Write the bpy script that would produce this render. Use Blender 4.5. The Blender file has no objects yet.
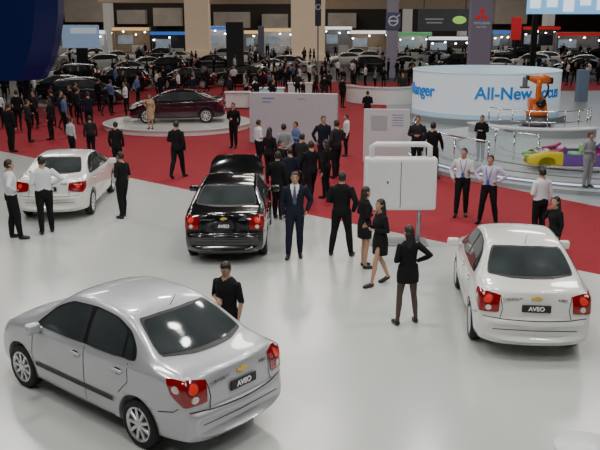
import bpy, bmesh, math, random
import numpy as np
from mathutils import Vector, Matrix
from mathutils.bvhtree import BVHTree
from mathutils.geometry import delaunay_2d_cdt
random.seed(7)
R=math.radians; PI=math.pi
scn=bpy.context.scene; C=scn.collection
F=800.; TH=math.atan(205/800); HC=4.85
cs,sn=math.cos(TH),math.sin(TH)
def gp(px,py,z=0):
    x=(px-300)/F; u=(225-py)/F; t=(z-HC)/(u*cs-sn)
    return Vector((x*t,(cs+u*sn)*t,z))
def rat(py): k=(225-py)/F; return (sn-k*cs)/(cs+k*sn)
def hz(Y,py): return HC-Y*rat(py)
def xa(px,Y,z): return (px-300)/F*(Y*cs+(HC-z)*sn)
def gt(px,top,H):
    Y=(HC-H)/rat(top); return Vector((xa(px,Y,H),Y,0))

# ---------------------------------------------------------------- materials
MATS={}
def M(name,col=(.5,.5,.5),rough=.5,metal=0,emit=0,coat=0,var=.06,scale=6,ecol=None,spec=.5):
    if name in MATS: return MATS[name]
    m=bpy.data.materials.new(name); m.use_nodes=True; nt=m.node_tree; b=nt.nodes['Principled BSDF']
    tc=nt.nodes.new('ShaderNodeTexCoord'); no=nt.nodes.new('ShaderNodeTexNoise'); no.inputs['Scale'].default_value=scale
    mr=nt.nodes.new('ShaderNodeMapRange'); mr.inputs['To Min'].default_value=1-var; mr.inputs['To Max'].default_value=1+var
    hs=nt.nodes.new('ShaderNodeHueSaturation'); hs.inputs['Color'].default_value=(*col,1)
    L=nt.links.new
    L(tc.outputs['Object'],no.inputs['Vector']); L(no.outputs['Fac'],mr.inputs['Value']); L(mr.outputs['Result'],hs.inputs['Value'])
    L(hs.outputs['Color'],b.inputs['Base Color'])
    b.inputs['Roughness'].default_value=rough; b.inputs['Metallic'].default_value=metal; b.inputs['Specular IOR Level'].default_value=spec
    b.inputs['Coat Weight'].default_value=coat; b.inputs['Coat Roughness'].default_value=.03
    if emit:
        b.inputs['Emission Color'].default_value=(*(ecol or col),1); b.inputs['Emission Strength'].default_value=emit
    MATS[name]=m; return m
white=M('white_laminate',(.75,.76,.76),.35); black=M('black_plastic',(.012,.012,.013),.45)
chrome=M('chrome',(.75,.76,.78),.15,1); grey=M('grey_metal',(.35,.36,.38),.35,.6)
glass=M('tinted_glass',(.04,.048,.05),.07,0,var=.7,scale=1.6,spec=.4); rubber=M('rubber',(.015,.015,.016),.75)  # glass: pale reflections are painted in as broad noise on its colour
rimm=M('alloy',(.72,.73,.75),.25,.6); redl=M('red_lens',(.18,.002,.004),.08,emit=.06,coat=1,ecol=(.8,.01,.01)); lens=M('clear_lens',(.74,.6,.57),.1,coat=1,emit=.05); lens2=M('red_round_lens',(.6,.03,.02),.1,emit=.35,coat=1)
headl=M('head_lens',(.7,.74,.78),.08,.3,coat=1); gold=M('gold_badge',(.75,.5,.1),.25,.8); seam=M('panel_gap',(.015,.015,.017),.7)
wtext=M('white_paint',(.85,.85,.85),.5,emit=.1); badge=M('dark_chrome',(.2,.2,.21),.25,.7)
ROLE=dict(glass=glass,rubber=rubber,rim=rimm,red=redl,lens=lens,lens2=lens2,head=headl,black=black,chrome=chrome,gold=gold,seam=seam,white=wtext,badge=badge)

# ---------------------------------------------------------------- mesh helpers
def link(o,par=None):
    C.objects.link(o)
    if par is not None: o.parent=par
    return o
def tag(o,label=None,cat=None,group=None,kind=None):
    for k,v in (('label',label),('category',cat),('group',group),('kind',kind)):
        if v: o[k]=v
    return o
def thing(name,label,cat,loc=(0,0,0),rz=0,group=None):
    o=bpy.data.objects.new(name,None); o.empty_display_size=.2; link(o); o.location=loc; o.rotation_euler=(0,0,rz)
    return tag(o,label,cat,group)
class MB:
    def __init__(s,sm=False): s.bm=bmesh.new(); s.mi=0; s.sm=sm
    def face(s,vs):
        try: f=s.bm.faces.new(vs)
        except ValueError: return
        f.material_index=s.mi; f.smooth=s.sm
    def add(s,b,mat=None):
        if mat is not None: b.transform(mat)
        b.verts.index_update(); vm=[s.bm.verts.new(v.co) for v in b.verts]
        for f in b.faces: s.face([vm[v.index] for v in f.verts])
        b.free()
    def addme(s,me,mat=None):
        b=bmesh.new(); b.from_mesh(me); s.add(b,mat)
    def box(s,c,d,rot=None,bev=0,seg=2):
        b=bmesh.new(); bmesh.ops.create_cube(b,size=1); bmesh.ops.scale(b,vec=Vector(d),verts=b.verts)
        if bev: bmesh.ops.bevel(b,geom=b.edges[:],offset=bev,segments=seg,affect='EDGES',profile=.5)
        s.add(b,Matrix.Translation(c)@(rot.to_4x4() if rot is not None else Matrix()))
    def ball(s,c,r,u=12,v=8):
        b=bmesh.new(); bmesh.ops.create_uvsphere(b,u_segments=u,v_segments=v,radius=1)
        s.add(b,Matrix.Translation(c)@Matrix.Diagonal((*r,1)))
    def rings(s,Rs,caps=True,closed=True):
        V=[[s.bm.verts.new(p) for p in r] for r in Rs]; n=len(V[0])
        for a,b in zip(V,V[1:]):
            for i in range(n if closed else n-1):
                j=(i+1)%n; s.face([a[i],a[j],b[j],b[i]])
        if caps: s.face(V[0][::-1]); s.face(V[-1])
        return V
    def tube(s,pts,rad,n=8,flat=1,up=None):
        pts=[Vector(p) for p in pts]
        if not hasattr(rad,'__len__'): rad=[rad]*len(pts)
        Rs=[]
        for i,p in enumerate(pts):
            t=(pts[min(i+1,len(pts)-1)]-pts[max(i-1,0)]).normalized()
            if up is None: up=t.orthogonal()
            up=(up-t*up.dot(t)).normalized(); w=t.cross(up)
            Rs.append([p+(up*math.cos(2*PI*k/n)+w*math.sin(2*PI*k/n)*flat)*rad[i] for k in range(n)])
        s.rings(Rs)
    def lathe(s,prof,n=24,mat=Matrix(),caps=True):
        s.rings([[mat@Vector((r*math.cos(2*PI*k/n),r*math.sin(2*PI*k/n),z)) for k in range(n)] for r,z in prof],caps)
    def prism(s,poly,h,mat=Matrix()):
        s.rings([[mat@Vector((x,y,0)) for x,y in poly],[mat@Vector((x,y,h)) for x,y in poly]])
    def arc(s,c,r,th,z0,z1,a0,a1,n=40):
        Rs=[]
        for i in range(n+1):
            a=R(a0+(a1-a0)*i/n); e=Vector((math.cos(a),math.sin(a),0)); c=Vector(c)
            Rs.append([c+e*(r-th/2)+Vector((0,0,z0)),c+e*(r+th/2)+Vector((0,0,z0)),c+e*(r+th/2)+Vector((0,0,z1)),c+e*(r-th/2)+Vector((0,0,z1))])
        s.rings(Rs)
    def mesh(s,name,mats=()):
        bmesh.ops.recalc_face_normals(s.bm,faces=s.bm.faces); me=bpy.data.meshes.new(name); s.bm.to_mesh(me); s.bm.free()
        for m in mats: me.materials.append(m)
        return me
    def build(s,name,mats,par=None,loc=None,rz=0):
        if not isinstance(mats,(list,tuple)): mats=[mats]
        o=bpy.data.objects.new(name,s.mesh(name,mats)); link(o,par)
        if loc is not None: o.location=loc
        o.rotation_euler.z=rz
        return o
def evalmesh(o):
    bpy.context.view_layer.update(); dg=bpy.context.evaluated_depsgraph_get()
    return bpy.data.meshes.new_from_object(o.evaluated_get(dg),depsgraph=dg)
def textmesh(t,size,ext=.004,off=0,ax='CENTER'):
    cu=bpy.data.curves.new('t','FONT'); cu.body=t; cu.size=size; cu.extrude=ext; cu.offset=off; cu.align_x=ax; cu.align_y='CENTER'
    o=bpy.data.objects.new('t',cu); link(o); me=evalmesh(o); bpy.data.objects.remove(o); return me
FACE_CAM=Matrix(((1,0,0,0),(0,0,-1,0),(0,1,0,0),(0,0,0,1)))      # text lying in XY turned to face -Y

# ---------------------------------------------------------------- cars
def frame2(d):
    d=Vector(d).normalized(); up=Vector((0,0,1)) if abs(d.z)<.9 else Vector((1,0,0))
    e1=d.cross(up).normalized(); return d,e1,e1.cross(d).normalized()
def inpoly(p,P):
    c=False; n=len(P)
    for i in range(n):
        a,b=P[i],P[i-1]
        if (a.y>p.y)!=(b.y>p.y) and p.x<(b.x-a.x)*(p.y-a.y)/(b.y-a.y)+a.x: c=not c
    return c
def patch(bvh,pts,d,off=.005,rnd=2,g=.06,cut=.05):
    d,e1,e2=frame2(d); P=[Vector((Vector(p).dot(e1),Vector(p).dot(e2))) for p in pts]
    for it in range(rnd):
        Q=[]
        for i in range(len(P)):
            a,b=P[i],P[(i+1)%len(P)]; L=(b-a).length; c=min(.25,cut/max(L,1e-5)) if it==0 else .25
            Q+=[a.lerp(b,c),a.lerp(b,1-c)]
        P=Q
    if sum(P[i-1].x*P[i].y-P[i].x*P[i-1].y for i in range(len(P)))<0: P=P[::-1]
    D=[]
    for i in range(len(P)):
        a,b=P[i],P[(i+1)%len(P)]; n=max(1,int((b-a).length/g)); D+=[a.lerp(b,k/n) for k in range(n)]
    n0=len(D); x0,x1=min(p.x for p in D),max(p.x for p in D); y0,y1=min(p.y for p in D),max(p.y for p in D)
    V=list(D); y=y0+g/2
    while y<y1:
        x=x0+g/2
        while x<x1:
            p=Vector((x,y))
            if inpoly(p,D) and min((p-q).length for q in D)>g*.35: V.append(p)
            x+=g
        y+=g
    r=delaunay_2d_cdt(V,[],[list(range(n0))],1,1e-5)
    out=[];idx={}
    for i,v in enumerate(r[0]):
        h=bvh.ray_cast(e1*v.x+e2*v.y-d*8,d)
        if h[0] is not None:
            nn=h[1] if h[1].dot(d)<0 else -h[1]
            idx[i]=len(out); out.append(h[0]+nn*off)
    fs=[[idx[k] for k in f] for f in r[2] if all(k in idx for k in f)]
    return out,fs
def strip(bvh,pts,d,w=.008,off=.003):
    dd,e1,e2=frame2(d); pts=[Vector(p) for p in pts]; A=[];B=[]
    for i,p in enumerate(pts):
        t=pts[min(i+1,len(pts)-1)]-pts[max(i-1,0)]; u=Vector((t.dot(e1),t.dot(e2))).normalized(); n=e1*(-u.y)+e2*u.x
        A.append(p+n*w/2); B.append(p-n*w/2)
    return patch(bvh,A+B[::-1],d,off,0,.06)
def pm(name,patches,roles):
    vs=[];fs=[]
    for v,f in patches:
        b=len(vs); vs+=[tuple(p) for p in v]; fs+=[[k+b for k in q] for q in f]
    me=bpy.data.meshes.new(name); me.from_pydata(vs,[],fs); me.update()
    for p in me.polygons: p.use_smooth=True
    for r in roles: me.materials.append(ROLE.get(r,white))
    return me
def flip(pt): return [Vector((p[0],-p[1],p[2])) for p in pt[0]],[f[::-1] for f in pt[1]]
REAR=Matrix(((0,0,-1,0),(-1,0,0,0),(0,1,0,0),(0,0,0,1)))
BOW=[(-.1,-.022),(-.1,.022),(-.045,.022),(-.04,.04),(.04,.04),(.045,.022),(.1,.022),(.1,-.022),(.045,-.022),(.04,-.04),(-.04,-.04),(-.045,-.022)]
BOW=[((x+y*.35)*.72,y*.72) for x,y in BOW]
CARS={}
def build_car(key,sp):
    T=sp['T']; xr,xf=T[0][0],T[-1][0]; W0=sp['w']; ra,fa=sp['ax']; wr=sp['wr']
    ZB=[(xr,.34),(xr+.1,.25),(xr+.4,.21),(0,.17),(xf-.4,.18),(xf-.1,.2),(xf,.28)]
    WK=[(xr,.8),(xr+.05,.92),(xr+.3,.975),(-1,.995),(1,.995),(xf-.35,.965),(xf-.08,.89),(xf,.78)]
    ip=lambda x,K:float(np.interp(x,[k[0] for k in K],[k[1] for k in K]))
    bm=MB(True); Rs=[]; tum=sp.get('tum',.42)
    for x,zt in T:
        zb,w,hb=ip(x,ZB),ip(x,WK)*W0,min(ip(x,sp['belt']),zt-.045); gy=.95*w; gh=zt-.03-hb; y8=gy-.04-tum*max(gh,0)
        P=[(0,zb),(.72*w,zb),(.965*w,zb+.07),(w,zb+.4*(hb-zb)),(w*.997,zb+.78*(hb-zb)),(.975*w,hb-.025),(gy,hb+.012),
           ((gy+y8)/2+.03*min(1,gh/.4),(hb+zt-.03)/2+.006),(y8,zt-.03),(y8*.62,zt-.006),(0,zt)]
        def bowf(i,y,z):
            X=x; X+=sp.get('br',.17)*max(0,min(1,(xr+.7-x)/.65))*(y/W0)**2*abs(y/W0)**.5
            X-=.26*max(0,min(1,(x-xf+.95)/.8))*(y/W0)**2
            if i>=7 and z>1.02:
                X-=.12*(y/.6)**2*max(0,min(1,(x-.2)/.5))*max(0,min(1,(1.35-x)/.2)); X+=.08*(y/.6)**2*max(0,min(1,(-.6-x)/.5))
            return Vector((X,y,z))
        L=[bowf(i,y,z) for i,(y,z) in enumerate(P)]; Q=[Vector((p.x,-p.y,p.z)) for p in L]
        Rs.append(L+Q[9:0:-1])
    V=bm.rings(Rs,False)
    cl_=bm.bm.edges.layers.float.new('crease_edge')
    for a_,b_ in zip(V,V[1:]):
        for i,cv in ((5,.9),(15,.9),(8,.6),(12,.6),(2,.6),(18,.6)):
            e=bm.bm.edges.get((a_[i],b_[i]))
            if e: e[cl_]=cv
    for k in sp.get('crk',(2,5)):
        for i in range(20):
            e=bm.bm.edges.get((V[k][i],V[k][(i+1)%20]))
            if e: e[cl_]=.8
    for r,rev in ((V[0],1),(V[-1],0)):
        for i in range(10):
            q=[r[i],r[i+1],r[(20-i-1)%20],r[(20-i)%20]]; q2=[]
            for v in q:
                if v not in q2: q2.append(v)
            bm.face(q2)
    o=bpy.data.objects.new('tmp',bm.mesh('tmp',[white,black])); link(o)
    cut=MB(); cut.mi=1
    for ax in (ra,fa):
        for s in (1,-1):
            mt=Matrix.Translation((ax,s*.8,wr+.015))@Matrix.Rotation(R(90),4,'X'); cut.lathe([(wr+.05,-.24),(wr+.05,.24)],40,mt)
    co=bpy.data.objects.new('cut',cut.mesh('cut',[white,black])); link(co)
    md=o.modifiers.new('s','SUBSURF'); md.levels=2; md.render_levels=2
    b=o.modifiers.new('b','BOOLEAN'); b.operation='DIFFERENCE'; b.object=co; b.solver='EXACT'
    me=evalmesh(o); bpy.data.objects.remove(o); bpy.data.objects.remove(co); me.name='car_body'
    me.materials.clear(); me.materials.append(white); me.materials.append(black)
    bvh=BVHTree.FromPolygons([v.co for v in me.vertices],[p.vertices for p in me.polygons])
    parts=[]
    def add(name,me,roles,par=None,Mx=None): parts.append((name,me,roles,par,Mx)); return len(parts)-1
    add('body',me,['paint','black'])
    LD=(0,-1,0); RD=(1,0,0); dx=xr+2.155
    S3=lambda L:[(x,0,z) for x,z in L]
    # glass
    rw=sp['rwin']; rb=[(0,rw[0]+.025,rw[2]-.02),(0,-rw[0]-.025,rw[2]-.02),(0,-rw[1]-.025,rw[3]+.018),(0,rw[1]+.025,rw[3]+.018)]
    add('window_trim',pm('rear_trim',[patch(bvh,rb,RD,.004)],['black']),['black'])
    add('rear_window',pm('rear_window',[patch(bvh,[(0,rw[0],rw[2]),(0,-rw[0],rw[2]),(0,-rw[1],rw[3]),(0,rw[1],rw[3])],RD,.009)],['glass']),['glass'])
    add('windscreen',pm('windscreen',[patch(bvh,[(0,.66,1.09),(0,-.66,1.09),(0,-.5,sp['top']-.09),(0,.5,sp['top']-.09)],(-1,0,0),.008)],['glass']),['glass'])
    for s in (0,1):
        fl=(lambda p:flip(p)) if s else (lambda p:p)
        add('window_trim',pm('side_trim',[fl(patch(bvh,S3(sp['trim']),LD,.004))],['black']),['black'])
        for wpoly in sp['wins']: add('side_window',pm('side_window',[fl(patch(bvh,S3(wpoly),LD,.009,cut=.03))],['glass']),['glass'])
        d=(.77,-.64,0)
        tl=[(x+dx,y,z) for x,y,z in sp['tail']]
        k=add('tail_light',pm('tail_light',[fl(patch(bvh,tl,d,.012,g=.03,cut=.02))],['red']),['red'])
        dd,e1,e2=frame2(d)
        for cx,cy,cz,cr,rl in sp['lens']:
            c=Vector((cx+dx,cy,cz))
            circ=lambda q:[c+e1*q*math.cos(2*PI*i/18)+e2*q*math.sin(2*PI*i/18) for i in range(18)]
            add('lens_ring',pm('ring',[fl(patch(bvh,circ(cr*1.22),d,.016,0,.03))],['chrome' if rl=='lens' else 'seam']),['chrome' if rl=='lens' else 'seam'],k)
            add('lens',pm('lens',[fl(patch(bvh,circ(cr),d,.022,0,.03))],[rl]),[rl],k)
        fx=xf-2.155
        add('headlight',pm('headlight',[fl(patch(bvh,[(2.05+fx,.42,.74),(1.8+fx,.76,.82),(1.6+fx,.82,.82),(1.75+fx,.8,.68),(2.05+fx,.5,.62)],(-.77,-.64,0),.012,g=.04))],['head']),['head'])
        add('side_moulding',pm('moulding',[fl(strip(bvh,S3([(ra+.42,.5),(0,.49),(fa-.4,.48)]),LD,.055,.014))],['trimcol']),['trimcol'])
        for l in sp['seams']: add('panel_gap',pm('gap',[fl(strip(bvh,S3(l),LD,.011))],['seam']),['seam'])
        sg=-1 if s else 1
        for hx,hz_ in sp['handles']:
            h=bvh.ray_cast(Vector((hx,3,hz_)),Vector((0,-1,0)))[0]; mb=MB(True); mb.box((hx,sg*(h.y+.016),hz_),(.19,.04,.042),None,.014)
            add('door_handle',mb.mesh('handle',[white]),['paint'])
            add('handle_recess',pm('recess',[fl(patch(bvh,S3([(hx-.075,hz_-.045),(hx+.075,hz_-.045),(hx+.075,hz_+.035),(hx-.075,hz_+.035)]),LD,.003,1,.04))],['seam']),['seam'])
        mb=MB(True); mb.box((fa-.56,sg*(W0+.1),1.03),(.12,.21,.15),None,.045,3); mb.box((fa-.53,sg*(W0-.03),.985),(.06,.14,.05),None,.015)
        add('wing_mirror',mb.mesh('mirror',[white]),['paint'])
        for ax in (ra,fa):
            Mx=Matrix.Translation((ax,sg*(W0-.108),wr))@Matrix.Rotation(R(-90*sg),4,'X'); q=wr/.3
            mb=MB(True); mb.lathe([(.19*q,-.09),(.26*q,-.095),(.292*q,-.075),(.3*q,-.03),(.3*q,.03),(.292*q,.075),(.26*q,.093),(.205*q,.085),(.2*q,.06)],36)
            k=add('wheel',mb.mesh('tyre',[rubber]),['rubber'],None,Mx)
            mb=MB(); mb.mi=1; mb.lathe([(.207*q,.0),(.2*q,.03),(0.02,.03)],32); mb.mi=0; mb.sm=True
            mb.lathe([(.212*q,.05),(.216*q,.088),(.2*q,.092),(.185*q,.05)],32); mb.sm=False
            for i in range(9):
                a=2*PI*i/9; mb.box((.118*q*math.cos(a),.118*q*math.sin(a),.068),(.17*q,.042,.03),Matrix.Rotation(a,3,'Z'),.008)
            mb.lathe([(.06,.04),(.06,.086),(.045,.092)],16)
            add('rim',mb.mesh('rim',[rimm,black]),['rim','black'],k,Mx)
    # rear furniture
    def rx(y,z): return bvh.ray_cast(Vector((-5,y,z)),Vector((1,0,0)))[0].x
    pz=sp['plate']
    mb=MB(); mb.box((min(rx(0,pz-.05),rx(0,pz+.05))-.012,0,pz),(.02,.41,.11),None,.006); k=add('number_plate',mb.mesh('plate',[black]),['black'])
    if sp.get('word'):
        mb=MB(); mb.addme(textmesh(sp['word'],.088,.003,.002),Matrix.Translation((min(rx(0,pz-.05),rx(0,pz+.05))-.026,0,pz))@REAR); add('plate_lettering',mb.mesh('lett',[wtext]),['white'],k)
        for y,t in ((.33,'CHEVROLET'),(-.37,sp['word'])):
            mb=MB(); mb.addme(textmesh(t,.052,.004,.001),Matrix.Translation((rx(y,sp['bz']-.03)-.01,y,sp['bz']-.03))@REAR); add('badge_lettering',mb.mesh('lett',[badge]),['badge'])
    mb=MB(); mb.prism(BOW,.02,Matrix.Translation((rx(0,sp['bz'])-.002,0,sp['bz']))@REAR); add('emblem',mb.mesh('emblem',[gold]),['gold'])
    for l in ([(-.74,.675),(-.5,.66),(0,.655),(.5,.66),(.74,.675)],[(.5,.67),(.47,.8),(.5,1.0)],[(-.5,.67),(-.47,.8),(-.5,1.0)],[(-.6,.5),(0,.485),(.6,.5)]): add('boot_gap',pm('boot',[strip(bvh,[(0,y,z) for y,z in l],RD,.012)],['seam']),['seam'])
    add('grille',pm('grille',[patch(bvh,[(0,.4,.5),(0,-.4,.5),(0,-.42,.66),(0,.42,.66)],(-1,0,0),.008)],['black']),['black'])
    h=bvh.ray_cast(Vector((-.85,0,3)),Vector((0,0,-1)))[0]; mb=MB(); mb.tube([h,h+Vector((-.12,0,.17))],[.006,.003],6); add('antenna',mb.mesh('ant',[black]),['black'])
    if sp.get('hood'):
        hp=[(1.24,.68,0),(1.24,-.68,0),(1.8,-.62,0),(1.98,-.5,0),(1.98,.5,0),(1.8,.62,0)]
        CARS[key+'_bay']=pm('bay',[patch(bvh,hp,(0,0,-1),.004,1)],['black'])
        v,f=patch(bvh,hp,(0,0,-1),.0,1); mt=Matrix.Translation((1.2,0,1.03))@Matrix.Rotation(R(-70),4,'Y')@Matrix.Translation((-1.2,0,-1.03))
        CARS[key+'_hood']=pm('hood',[([mt@p for p in v],f)],['paint'])
    CARS[key]=parts
def place_car(key,paint,loc,head,label,group=None,moulding=None,name='sedan_car',openhood=False,small=False):
    root=thing(name,label,'car',loc,head,group); objs=[]
    def mk(nm,me,roles,par,Mx):
        o=bpy.data.objects.new(nm,me); link(o,par)
        for i,r in enumerate(roles):
            m=paint if r=='paint' else (moulding or paint) if r=='trimcol' else None
            if m: o.material_slots[i].link='OBJECT'; o.material_slots[i].material=m
        return o
    for nm,me,roles,par,Mx in CARS[key]:
        if small and nm in('door_handle','handle_recess','panel_gap','boot_gap','badge_lettering','plate_lettering','antenna','lens','lens_ring','emblem'): objs.append(None); continue
        o=mk(nm,me,roles,objs[par] if par is not None else root,Mx)
        if Mx is not None and par is None: o.matrix_local=Mx
        objs.append(o)
    if openhood:
        mk('engine_bay',CARS[key+'_bay'],['black'],root,None); mk('bonnet',CARS[key+'_hood'],['paint'],root,None)
    EX.append((loc[0],loc[1],2.6)); return root
EX=[]
AV=dict(w=.855,ax=(-1.18,1.3),wr=.3,top=1.53,plate=.835,bz=.985,word='AVEO',hood=1,
 T=[(-2.155,.58),(-2.145,.645),(-2.1,.69),(-2.085,.80),(-2.075,.96),(-2.055,1.07),(-1.97,1.105),(-1.62,1.125),(-1.45,1.19),(-1.2,1.335),(-.95,1.455),(-.7,1.505),(-.3,1.535),(.1,1.533),(.4,1.49),(.6,1.41),(.9,1.22),(1.15,1.05),(1.3,1.01),(1.6,.96),(1.85,.88),(2.0,.79),(2.08,.69),(2.13,.58),(2.155,.48)],
 belt=[(-2.1,.98),(-1.5,1.03),(-.9,1.0),(1,.94),(1.5,.9),(1.9,.8),(2.1,.6)],
 rwin=(.63,.5,1.15,1.43),
 trim=[(.95,.99),(.62,1.275),(.3,1.415),(-.2,1.45),(-.62,1.43),(-.93,1.34),(-1.12,1.18),(-1.15,1.055)],
 wins=[[(.88,1.0),(.58,1.265),(.28,1.40),(-.13,1.437),(-.15,1.02)],[(-.22,1.022),(-.2,1.437),(-.6,1.417),(-.88,1.325),(-.91,1.045)],[(-.95,1.05),(-.92,1.305),(-1.05,1.2),(-1.1,1.06)]],
 tail=[(-2.07,.56,1.0),(-1.93,.8,1.025),(-1.72,.84,1.02),(-1.8,.84,.86),(-1.96,.79,.74),(-2.09,.56,.75)],
 lens=[(-1.99,.69,.925,.056,'lens2'),(-2.005,.675,.81,.034,'lens'),(-1.85,.805,.93,.034,'lens')],
 seams=[[(.93,.26),(.98,.6),(.93,.96)],[(-.18,.24),(-.18,1.0)],[(-1.02,1.02),(-1.04,.8),(-.86,.62)],[(-1.56,.6),(-1.8,.66),(-1.88,.72)],[(-.75,.27),(.9,.25)]],handles=[(-.02,.87),(-.86,.89)])
build_car('aveo',AV)
CR=dict(w=.895,ax=(-1.325,1.36),wr=.325,top=1.48,plate=.84,bz=.99,word='CRUZE',
 T=[(-2.3,.58),(-2.29,.66),(-2.25,.72),(-2.235,.85),(-2.22,1.0),(-2.19,1.085),(-2.1,1.11),(-1.85,1.12),(-1.62,1.17),(-1.25,1.32),(-.85,1.435),(-.5,1.475),(-.1,1.485),(.3,1.46),(.6,1.375),(1.0,1.19),(1.3,1.05),(1.45,1.01),(1.8,.95),(2.05,.86),(2.2,.75),(2.27,.63),(2.3,.5)],
 belt=[(-2.2,1.0),(-1.5,1.03),(-.9,1.0),(1,.95),(1.5,.91),(2.0,.8),(2.25,.6)],rwin=(.66,.5,1.15,1.4),
 trim=[(1.05,1.0),(.65,1.26),(.3,1.39),(-.2,1.415),(-.62,1.4),(-1.0,1.29),(-1.3,1.13),(-1.32,1.06)],
 wins=[[(.95,1.015),(.6,1.25),(.26,1.37),(-.15,1.395),(-.17,1.03)],[(-.27,1.035),(-.25,1.395),(-.6,1.38),(-.95,1.275),(-1.2,1.11),(-1.2,1.06)]],
 tail=[(-2.07,.52,.98),(-1.93,.8,1.0),(-1.74,.86,.99),(-1.8,.86,.85),(-1.98,.8,.74),(-2.09,.52,.78)],lens=[(-1.99,.7,.9,.05,'lens2')],
 seams=[[(.95,.26),(1.0,.6),(.95,.96)],[(-.2,.24),(-.2,1.0)],[(-1.2,1.04),(-1.2,.85),(-1.0,.66)]],handles=[(-.05,.88),(-1.0,.91)])
build_car('cruze',CR)
HT=dict(w=.92,ax=(-1.38,1.38),wr=.35,top=1.6,plate=.82,bz=1.0,tum=.38,crk=(2,),
 T=[(-2.25,.6),(-2.24,.7),(-2.21,.88),(-2.16,1.06),(-2.05,1.22),(-1.88,1.4),(-1.68,1.5),(-1.2,1.57),(-.5,1.61),(0,1.61),(.4,1.56),(.7,1.43),(1.0,1.24),(1.22,1.1),(1.4,1.05),(1.8,.99),(2.05,.9),(2.18,.76),(2.23,.63),(2.25,.5)],
 belt=[(-2.2,1.02),(-1.5,1.07),(-.9,1.03),(1,.97),(1.5,.93),(2.0,.82),(2.2,.6)],rwin=(.62,.5,1.12,1.42),
 trim=[(1.0,1.03),(.68,1.3),(.35,1.46),(-.3,1.52),(-1.1,1.49),(-1.6,1.38),(-1.75,1.18),(-1.7,1.12)],
 wins=[[(.9,1.05),(.62,1.28),(.32,1.44),(-.15,1.495),(-.17,1.06)],[(-.27,1.07),(-.25,1.495),(-.95,1.47),(-1.0,1.09)],[(-1.07,1.1),(-1.02,1.465),(-1.5,1.37),(-1.64,1.18),(-1.6,1.13)]],
 tail=[(-2.07,.55,1.0),(-1.93,.84,1.04),(-1.8,.88,1.02),(-1.84,.88,.85),(-1.98,.8,.78),(-2.09,.55,.8)],lens=[(-1.99,.74,.9,.05,'lens2')],
 seams=[[(.97,.28),(1.0,.6),(.95,.98)],[(-.2,.26),(-.2,1.05)],[(-1.05,1.06),(-1.05,.9),(-.98,.7)]],handles=[(-.05,.92),(-.95,.95)])
build_car('suv',HT)

silver=M('silver_paint',(.54,.55,.58),.32,.35,coat=.9,var=.02); whitep=M('white_paint_car',(.80,.80,.75),.25,coat=1,var=.02)
blackp=M('black_paint_car',(.006,.006,.007),.15,coat=1,var=.02); maroon=M('wine_paint',(.03,.001,.011),.22,.2,coat=1,var=.03)
darkgr=M('dark_grey_paint',(.02,.022,.025),.22,.3,coat=1)
def car_at(rl,fl_,key,side=1):
    a,b=gp(*rl),gp(*fl_); h=(b-a).normalized(); r=Vector((h.y,-h.x,0)); sp=dict(aveo=AV,cruze=CR)[key]
    return a+r*side*(sp['w']-.02)-h*sp['ax'][0], math.atan2(h.y,h.x)
p,a=car_at((139,448),(29,390),'aveo'); place_car('aveo',silver,p,a,'silver four-door saloon in the foreground with black side strips',moulding=black)
p,a=car_at((468,337),(455,288),'aveo'); place_car('aveo',whitep,p,a,'white four-door saloon at right, seen from behind')
a=R(90); h=Vector((math.cos(a),math.sin(a),0)); p=gp(228,255)+h*1.3; place_car('aveo',blackp,p,a,'glossy black saloon with its bonnet raised',openhood=True)
a=R(92); h=Vector((math.cos(a),math.sin(a),0)); p=gp(94,214)+Vector((-.87,0,0))+h*1.325; place_car('cruze',whitep,p,a,'white saloon at left with two men in white shirts behind it')

# ---------------------------------------------------------------- setting
def struct(mb,name,mat): o=mb.build(name,mat); o['kind']='structure'; return o
carpet=M('red_carpet',(.28,.004,.016),.85,var=.15,scale=3); standf=M('stand_floor',(.53,.545,.525),.2,var=.07,scale=.35)
greyf=M('grey_stage_floor',(.30,.33,.35),.3,var=.05,scale=1); backf=M('back_floor',(.06,.056,.056),.4,var=.3,scale=.3)
m=MB(); m.box((0,70,-.1),(124,166,.2)); struct(m,'floor',carpet)
A,B=gp(130,178),gp(600,275); dr=(B-A).normalized(); L0=A-dr*60; L1=B+dr*40
m=MB(); m.prism([(L0.x,L0.y),(L0.x,-11),(L1.x,-11),(L1.x,L1.y)][::-1] if L1.y>-11 else [(L0.x,L0.y),(L0.x,-11),(B.x+dr.x*(B.y+11)/-dr.y,-11)],.006); struct(m,'floor_stand',standf)
c0,c1=gp(428,172),gp(600,207); d2=(c1-c0).normalized(); e=c1+d2*30
m=MB(); m.prism([(c0.x,c0.y),(e.x,e.y),(55,60),(c0.x+1.5,56),(c0.x-.3,32)],.006); struct(m,'floor_stage',greyf)
yb=gp(300,82).y
m=MB(); m.prism([(-61,yb),(61,yb),(61,151),(-61,151)],.005); struct(m,'floor_back',backf)
m=MB(); m.prism([(-30,yb-19),(-13.2,yb-19),(-10.5,yb),(-30,yb)],.004); struct(m,'floor_side',backf)
dark=M('hall_wall',(.05,.044,.04),.8,var=.3,scale=.2)
for nm,c,d in (('wall_back',(0,152,8),(124,.4,16)),('wall_left',(-62,70,8),(.4,166,16)),('wall_right',(62,70,8),(.4,166,16)),('wall_front',(0,-13,8),(124,.4,16)),('ceiling',(0,70,16.1),(124,166,.2))):
    m=MB(); m.box(c,d); struct(m,nm,dark)

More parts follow.
